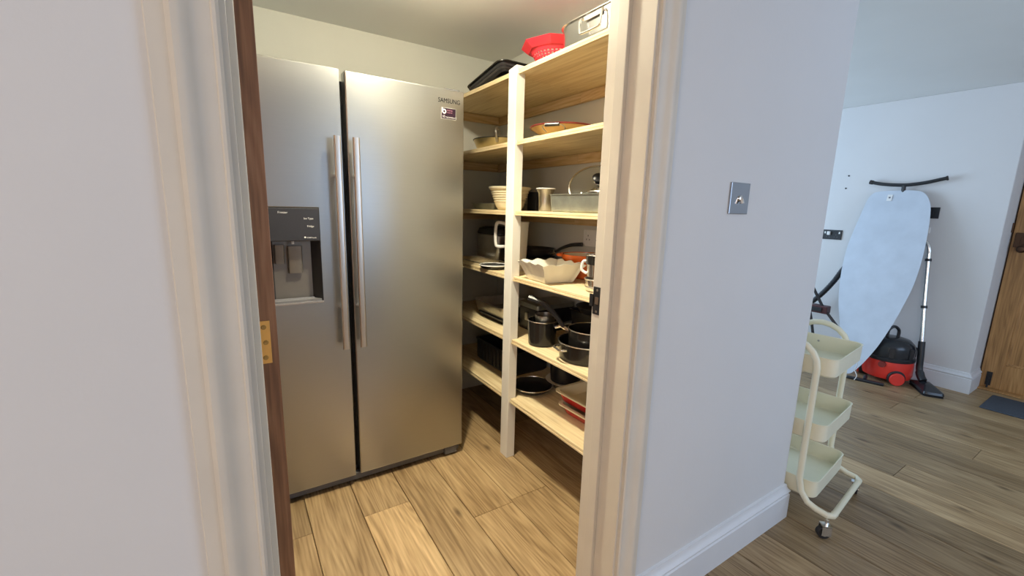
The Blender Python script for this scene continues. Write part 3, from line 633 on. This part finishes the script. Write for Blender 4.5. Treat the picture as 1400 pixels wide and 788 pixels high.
saucepan('frying_pan', 'black frying pan lying on the tin at the back of the fifth shelf', (1.45, 1.48, T[4]+.145), .08, .098, .035, 'nonstick', rim='nonstick')
# ---- bottom level
cr_ = thing('plastic_crate', 'black slatted crate on the bottom shelf beside the fridge', 'crate', (1.39, 2.13, T[5]))
MB().rr([(.125, .185, .02, 0), (.135, .195, .02, .012), (.14, .20, .02, .13), (.147, .207, .024, .132), (.147, .207, .024, .138), (.134, .194, .02, .138), (.128, .188, .02, .016)]).build('crate_body', 'black', cr_)
for k in range(9): box(-.146, -.138, -.17+.04*k, -.15+.04*k, .02, .125).build('slat', 'rubber', cr_, smooth=False)
saucepan('frying_pan', 'wide frying pan with pale steel rim on the bottom shelf right of the post', (1.275, 1.745, T[5]), .085, .108, .030, 'nonstick', rim='chrome')
pl_ = thing('plate', 'white plate under the black stockpot on the bottom shelf', 'plate', (1.455, 1.690, T[5]+.030)); MB().lathe([(0, 0), (.06, 0), (.105, .012), (.107, .015), (.06, .005), (0, .004)], 44).build('plate', 'white', pl_)
kp2 = thing('pan_stand', 'low steel ring stand under the white plate', 'stand', (1.455, 1.690, T[5])); rimring(MB(), .06, .026, .003).build('ring', 'bluntsteel', kp2); rimring(MB(), .06, .003, .003).build('ring', 'bluntsteel', kp2)
for k in range(3): a = 2*PI*k/3; MB().tube([(.06*math.cos(a), .06*math.sin(a), .003), (.06*math.cos(a), .06*math.sin(a), .026)], .0025, 6).build('leg', 'bluntsteel', kp2)
saucepan('stockpot', 'black stockpot standing on a white plate on the bottom shelf', (1.455, 1.690, T[5]+.036), .080, .088, .125, 'nonstick', rim='black', cat='pot')
def reddish(label, loc, hx, hy, h):
    r = thing('oven_dish', label, 'dish', loc, R(2)); b = MB(); b.rr([(hx-.03, hy-.03, .02, 0), (hx-.024, hy-.024, .024, .005), (hx-.006, hy-.006, .03, h-.006)], cap1=False); b.build('dish_body', 'redglaze', r)
    b = MB(); b.rr([(hx-.008, hy-.008, .03, h-.007), (hx+.006, hy+.006, .036, h-.006), (hx+.006, hy+.006, .036, h), (hx-.010, hy-.010, .028, h), (hx-.028, hy-.028, .022, .010)], cap0=False); b.build('cream_rim', 'cream', r); return r
reddish('red oven dish with cream inside, lower of the two on the bottom shelf', (1.345, 1.315, T[5]), .110, .165, .05)
reddish('red oven dish with cream rim, upper of the two on the bottom shelf', (1.352, 1.325, T[5]+.052), .118, .180, .055)

# double socket on the pantry wall
so = thing('wall_socket', 'cream double wall socket on the pantry wall above the fourth shelf', 'socket', (1.56, 1.645, 1.128))
box(-.008, 0, -.073, .073, -.043, .043).build('plate', 'whiteplastic', so, smooth=False, bevel=.002)
for s_ in (-1, 1):
    for (dy, dz) in ((0, .012), (-.011, -.008), (.011, -.008)): box(-.0086, -.007, s_*.036+dy-.002, s_*.036+dy+.002, dz-.004, dz+.004).build('pin_hole', 'black', so, smooth=False)
    box(-.0105, -.008, s_*.060-.005*s_-.005, s_*.060-.005*s_+.005, .016, .034).build('rocker', 'whiteplastic', so, smooth=False)

# ------------------------------------------------------------------ hall: light switch
sw = thing('light_switch', 'polished chrome toggle light switch on the grey-white wall by the corner', 'light switch', (1.287, WF, 1.316))
box(-.049, .049, -.006, 0, -.046, .046).build('plate', 'switchchrome', sw, smooth=False, bevel=.0015)
MB().lathe([(0, 0), (.009, 0), (.009, .003), (.006, .005), (0, .005)], 20).build('collar', 'chrome', sw, loc=(0, -.006, 0), rot=(R(90), 0, 0))
MB().tube([(0, -.008, .004), (0, -.013, -.004), (0, -.015, -.015)], [.004, .0045, .006], 10).build('toggle', 'chrome', sw)
# sockets on the far wall
def sock(label, y, z, w_, name='wall_socket', body='black'):
    t = thing(name, label, 'socket', (XF, y, z)); box(-.008, 0, -w_, w_, -.042, .042).build('plate', body, t, smooth=False, bevel=.002); return t
t = sock('black double socket with a white plug on the far wall left of the ironing board', 1.725, 1.112, .073)
box(-.030, -.008, .010, .034, -.004, .028).build('plug', 'whiteplastic', t, smooth=False, bevel=.003)
for s_ in (-1, 1): box(-.0095, -.008, s_*.055-.005, s_*.055+.005, .008, .026).build('rocker', 'chrome', t, smooth=False)
for s_ in (-1, 1):
    for (dy, dz) in ((0, .0), (-.011, -.02), (.011, -.02)): box(-.009, -.007, s_*.03+dy-.002, s_*.03+dy+.002, dz-.004, dz+.004).build('pin_hole', 'grey', t, smooth=False)
t = sock('single black switch plate on the far wall right of the ironing board', 1.088, 1.318, .040, 'switch_plate'); box(-.011, -.008, -.008, .008, -.016, .016).build('rocker', 'black', t, smooth=False, bevel=.001)
t = thing('hook', 'small white wall hook on the far wall beside the ironing board', 'hook', (XF, 1.094, 1.185)); box(-.006, 0, -.013, .013, -.022, .022).build('hook_base', 'whiteplastic', t, smooth=False, bevel=.003); MB().tube(smoothpath([(-.006, 0, -.005), (-.018, 0, -.012), (-.022, 0, 0), (-.02, 0, .008)], 4), .003, 8).build('prong', 'whiteplastic', t)
for i, (y, z) in enumerate(((1.672, 1.620), (1.680, 1.515))):
    s_ = MB().lathe([(0, .004), (.006, .0035), (.007, 0), (0, 0)], 12).build('wall_plug', 'black', loc=(XF, y, z), rot=(0, R(-90), 0)); tag(s_, ('upper', 'lower')[i]+' of two small dark wall plugs left of the board', 'wall plug')

# ------------------------------------------------------------------ trolley
tr_ = thing('utility_trolley', 'cream metal three-tier trolley on castors beyond the wall corner', 'trolley', (2.105, .841, 0), R(6.5))
def shelf_tray(zr):
    b = MB(); hx, hy = .195, .17; h = .078
    b.rr([(hx-.006, hy-.006, .030, zr-h), (hx-.001, hy-.001, .034, zr-h+.006), (hx, hy, .036, zr-.003), (hx+.0025, hy+.0025, .038, zr-.0015), (hx, hy, .036, zr), (hx-.003, hy-.003, .034, zr-.003), (hx-.004, hy-.004, .032, zr-h+.008), (hx-.009, hy-.009, .028, zr-h+.0035)])
    return b.build('basket', 'trolley', tr_)
for zr in (.722, .445, .195):
    bt = shelf_tray(zr)
    for s_ in (-1, 1): MB().lathe([(0, .002), (.004, .0015), (.005, 0)], 10).build('screw', 'bluntsteel', bt, loc=(s_*.190, .0, zr-.03), rot=(0, R(-90*s_), 0))
for s_ in (-1, 1):
    X = s_*.208; H = .11
    pts = [(X, -.225, .088)]
    path = [(s_*.165, -.238, .088), (s_*.192, -.237, .088), (X, -.222, .089), (X, -.185, .094), (X, -.150, .108), (X, -.122, .145), (X, -H, .20), (X, -H, .40), (X, -H, .66)]
    path += [(X, H*math.cos(a), .675+.105*math.sin(a)) for a in [PI-PI*k/10*1.0 for k in range(0, 11)]]
    path += [(X, H, .66), (X, H, .40), (X, H, .20), (X, .122, .145), (X, .150, .108), (X, .185, .094), (X, .222, .089), (s_*.192, .237, .088), (s_*.165, .238, .088)]
    MB().tube(path, .0125, 12).build('side_frame', 'trolley', tr_)
for s_ in (-1, 1):
    MB().tube([(-.170, s_*.238, .088), (.170, s_*.238, .088)], .0113, 12).build('bottom_rail', 'trolley', tr_)
    for q in (-1, 1):
        ca = bpy.data.objects.new('castor', None); COL.objects.link(ca); ca.parent = tr_; ca.location = (q*.228, s_*.222, 0); ca.rotation_euler = (0, 0, R(30*q+20*s_))
        b = MB(); b.tube([(0, -.011, .025), (0, .011, .025)], .0245, 20); b.build('wheel', 'rubber', ca, bevel=.002)
        b = MB(); b.tube([(0, -.0155, .025), (0, .0155, .025)], .010, 14); b.build('hub', 'bluntsteel', ca)
        b = MB(); b.box(-.012, .022, -.0165, -.014, .018, .058); b.box(-.012, .022, .014, .0165, .018, .058); b.box(-.012, .022, -.0165, .0165, .055, .060); b.tube([(.008, 0, .058), (.008, 0, .080)], .006, 10); b.build('fork', 'chrome', ca, smooth=False)

# ------------------------------------------------------------------ ironing board leaning on the far wall
BX0, SL = 4.10, .255   # x at the floor and lean per metre of height
ib = thing('ironing_board', 'ironing board with pale silver cover leaning on the far wall, nose down', 'ironing board', (0, 0, 0))
OUT = [(1.242,1.473),(1.179,1.467),(1.136,1.439),(1.100,1.367),(1.082,1.264),(1.072,1.161),(1.065,1.057),(1.062,.943),(1.066,.820),(1.078,.710),(1.096,.610),(1.115,.512),(1.143,.400),(1.178,.28),(1.222,.168),(1.255,.10),(1.290,.045),(1.320,.035),(1.345,.06),(1.363,.13),(1.385,.22),(1.434,.40),(1.475,.54),(1.502,.67),(1.521,.82),(1.527,1.0),(1.516,1.13),(1.500,1.25),(1.478,1.40),(1.459,1.447),(1.428,1.465),(1.331,1.473)]
def bplane(y, z, off): # point on the leaning plane, off along its normal (towards the camera)
    c = 1/math.sqrt(1+SL*SL); return (BX0+SL*z-off*c, y, z+off*SL*c)
def ring_at(off, sc):
    cyy = sum(p[0] for p in OUT)/len(OUT); czz = .8
    pts = smoothpath([(y, z, 0) for y, z in OUT]+[(OUT[0][0], OUT[0][1], 0)], 3)[:-1]
    m = len(pts); res = []
    for i, p in enumerate(pts):
        t_ = (pts[(i+1) % m]-pts[i-1]).normalized(); nn = Vector((t_.y, -t_.x, 0)); 
        if nn.dot(Vector((cyy, czz, 0))-p) < 0 and False: nn = -nn
        q = p + nn*sc; res.append(bplane(q.x, q.y, off))
    return res
MB().rings([ring_at(-.012, .006), ring_at(-.012, 0), ring_at(0, 0), ring_at(.006, .003), ring_at(.010, .012)]).build('padded_cover', 'fabric', ib)
q = MB(); q.tube(ring_at(-.004, -.001), .0065, 8, closed=True); q.build('piping', 'piping', ib)
box(0, .002, -.016, .016, -.028, .022).build('care_label', 'whiteplastic', ib, smooth=False, loc=tuple(Vector(bplane(1.345, 1.43, .014))), rot=(0, R(14.3), 0))
box(-.0006, 0, -.006, .006, -.008, .004).build('label_print', 'grey', ib, smooth=False, loc=tuple(Vector(bplane(1.345, 1.43, .0145))), rot=(0, R(14.3), 0))
tb = smoothpath([(4.480, 1.500, 1.560), (4.476, 1.419, 1.541), (4.474, 1.33, 1.531), (4.474, 1.25, 1.530), (4.474, 1.151, 1.543), (4.478, 1.073, 1.563), (4.482, 1.030, 1.574)], 6)
MB().tube(tb, .0135, 12).build('foot_bar', 'black', ib)
for P, Q in ((tb[0], tb[2]), (tb[-1], tb[-3])): MB().tube([P, (Vector(P)*.5+Vector(Q)*.5), Q], .017, 12).build('end_cap', 'rubber', ib)
MB().tube([(4.474, 1.275, 1.530), (4.483, 1.275, 1.43), (4.485, 1.275, 1.30)], .014, 10).build('stem', 'black', ib)
for yy in (1.23, 1.36): MB().tube([(BX0+SL*1.25+.025, yy, 1.25), (BX0+SL*.6+.025, yy, .6)], .009, 8).build('leg', 'grey', ib)

# ------------------------------------------------------------------ vacuum cleaner
vc = thing('vacuum_cleaner', 'red and black tub vacuum cleaner on the floor behind the ironing board', 'vacuum cleaner', (4.345, 1.135, 0), R(0))
MB().lathe([(0, .028), (.135, .028), (.150, .036), (.158, .06), (.158, .15), (.152, .185), (0, .185)], 48).build('tub', 'vacred', vc)
MB().lathe([(.154, .172), (.160, .178), (.161, .198), (.154, .204), (.0, .204)], 48).build('band', 'black', vc)
MB().lathe([(0, .20), (.150, .20), (.150, .275), (.140, .305), (.112, .335), (.06, .350), (0, .352)], 48).build('lid', 'vacblack', vc)
for a in (-160, -110, -60): 
    b = MB(); b.box(.138, .158, -.018, .018, .205, .285); b.build('clip', 'black', vc, smooth=False, bevel=.004, rot=(0, 0, R(a)))
b = MB(); b.tube(smoothpath([(.0, -.045, .34), (0, -.042, .40), (0, 0, .430), (0, .042, .40), (0, .045, .34)], 5), .011, 10); b.build('carry_handle', 'black', vc, rot=(0, 0, R(60)))
b = MB(); b.tube([(-.150, -.01, .150), (-.178, -.012, .150)], [.026, .022], 16); b.build('hose_inlet', 'maroon', vc)
for (a, sc) in ((-141, 1), (100, 1)):
    c_ = 0
    b = MB(); b.tube([(.120, 0, .050), (.178, 0, .050)], .049, 28); w1 = b.build('wheel', 'vacred', vc, rot=(0, 0, R(a)), bevel=.004)
    b = MB(); b.tube([(.110, 0, .058), (.166, 0, .058)], .057, 28); b.build('wheel_arch', 'black', vc, rot=(0, 0, R(a)), bevel=.004)
for yy in (-.03, .03): 
    b = MB(); b.tube([(.12, yy-.012, .018), (.12, yy+.012, .018)], .018, 14); b.build('front_castor', 'black', vc)
# hose: rises from behind the board
hs = MB(); hp = smoothpath([(4.44, 1.42, 1.02), (4.43, 1.50, .92), (4.40, 1.557, .83), (4.40, 1.612, .713), (4.40, 1.69, .585), (4.40, 1.79, .47), (4.38, 1.95, .36), (4.36, 2.20, .28)], 12)
hs.tube(hp, [.020+(.0015 if i % 2 else 0) for i in range(len(hp))], 10); hs.build('hose', 'black', vc, loc=(-4.345, -1.135, 0))
# steel wand and floor head, leaning on the wall
wn = thing('vacuum_wand', 'bent chrome vacuum wand with black floor head leaning on the far wall', 'vacuum wand', (0, 0, 0))
wp = smoothpath([(4.450, 1.130, 1.120), (4.448, 1.098, 1.112), (4.443, 1.068, 1.09), (4.440, 1.048, 1.045), (4.438, 1.040, .963), (4.405, 1.005, .64), (4.372, .966, .34)], 6)
MB().tube(wp, .0155, 12).build('tube', 'chrome', wn)
for (t0, p0, p1) in ((0, (4.438, 1.040, .975), (4.436, 1.038, .955)), (0, (4.403, 1.003, .620), (4.401, 1.000, .600))): MB().tube([p0, p1], .0195, 12).build('collar', 'black', wn)
MB().tube(smoothpath([(4.373, .967, .35), (4.360, .953, .22), (4.352, .945, .14), (4.335, .925, .09), (4.32, .905, .065)], 5), [.021]*12+[.026]*9, 12).build('elbow', 'black', wn)
hdm = MB(); hdm.rr([(.055, .135, .02, .004), (.062, .14, .022, .018), (.058, .135, .02, .034), (.03, .06, .02, .058), (.018, .03, .015, .066)])
fh = hdm.build('floor_head', 'vacblack', wn, loc=(4.300, .875, 0), rot=(0, 0, R(-58)))
MB().rr([(.060, .138, .02, 0), (.060, .138, .02, .005)]).build('brush_strip', 'rubber', fh)
# narrow floor tool lying by the vacuum
ft = thing('floor_tool', 'black flat vacuum floor tool lying in front of the red vacuum', 'vacuum tool', (4.09, 1.185, 0), R(15))
MB().rr([(.014, .115, .010, 0), (.016, .118, .012, .012), (.010, .112, .008, .022)]).build('tool_body', 'black', ft); MB().tube([(0, .0, .018), (.035, 0, .032), (.05, 0, .034)], .013, 10).build('neck', 'black', ft)
cdm = MB(); cdm.tube(smoothpath([(4.03, 1.235, .17), (4.025, 1.23, .13), (4.04, 1.245, .09), (4.03, 1.222, .05), (4.035, 1.235, .01)], 5), .003, 6)
c_ = cdm.build('string', 'whiteplastic'); tag(c_, 'thin white string hanging by the ironing board nose', 'string')
# folded black stand left of the board
st = thing('folding_stand', 'black folding stand with crossed struts behind the trolley, left of the ironing board', 'stand', (0, 0, 0))
MB().tube([(4.20, 1.76, .79), (4.20, 1.588, .508), (4.20, 1.379, .273), (4.20, 1.24, .10)][:3]+[(4.20, 1.375, .012)], .0115, 8).build('strut', 'black', st)
MB().tube([(4.22, 1.735, .62), (4.22, 1.665, .37), (4.22, 1.58, .012)], .0115, 8).build('strut', 'black', st)
MB().tube([(4.20, 1.375, .012), (4.22, 1.58, .012)], .0115, 8).build('foot_rail', 'black', st)
box(4.17, 4.25, 1.545, 1.70, .455, .52).build('bracket', 'clampred', st, smooth=False, bevel=.006)
box(4.16, 4.172, 1.58, 1.68, .47, .505).build('clasp', 'black', st, smooth=False, bevel=.003)

# mat in front of the hall door
mt = MB().rr([(.19, .33, .01, 0), (.193, .333, .012, .003), (.188, .328, .010, .009)]).build('door_mat', 'mat_', loc=(4.445, .255, 0))
tag(mt, 'small charcoal door mat in front of the brown hall door', 'mat')

# repeats of one kind carry one group phrase
GR = {'roasting_tin': 'roasting tins on the pantry shelves', 'frying_pan': 'frying pans on the pantry shelves', 'saucepan': 'saucepans on the fifth shelf',
      'pan_lid': 'glass pan lids in the grey tin', 'steel_pot': 'small steel pots on the fourth shelf', 'wall_plug': 'wall plugs in the far wall'}
for o in S.objects:
    k = o.name.split('.')[0]
    if k in GR and not o.parent: o['group'] = GR[k]
for o in S.objects:
    if o.name.startswith('oven_dish') and not o.parent and 'red' in o['label']: o['group'] = 'red oven dishes on the bottom shelf'
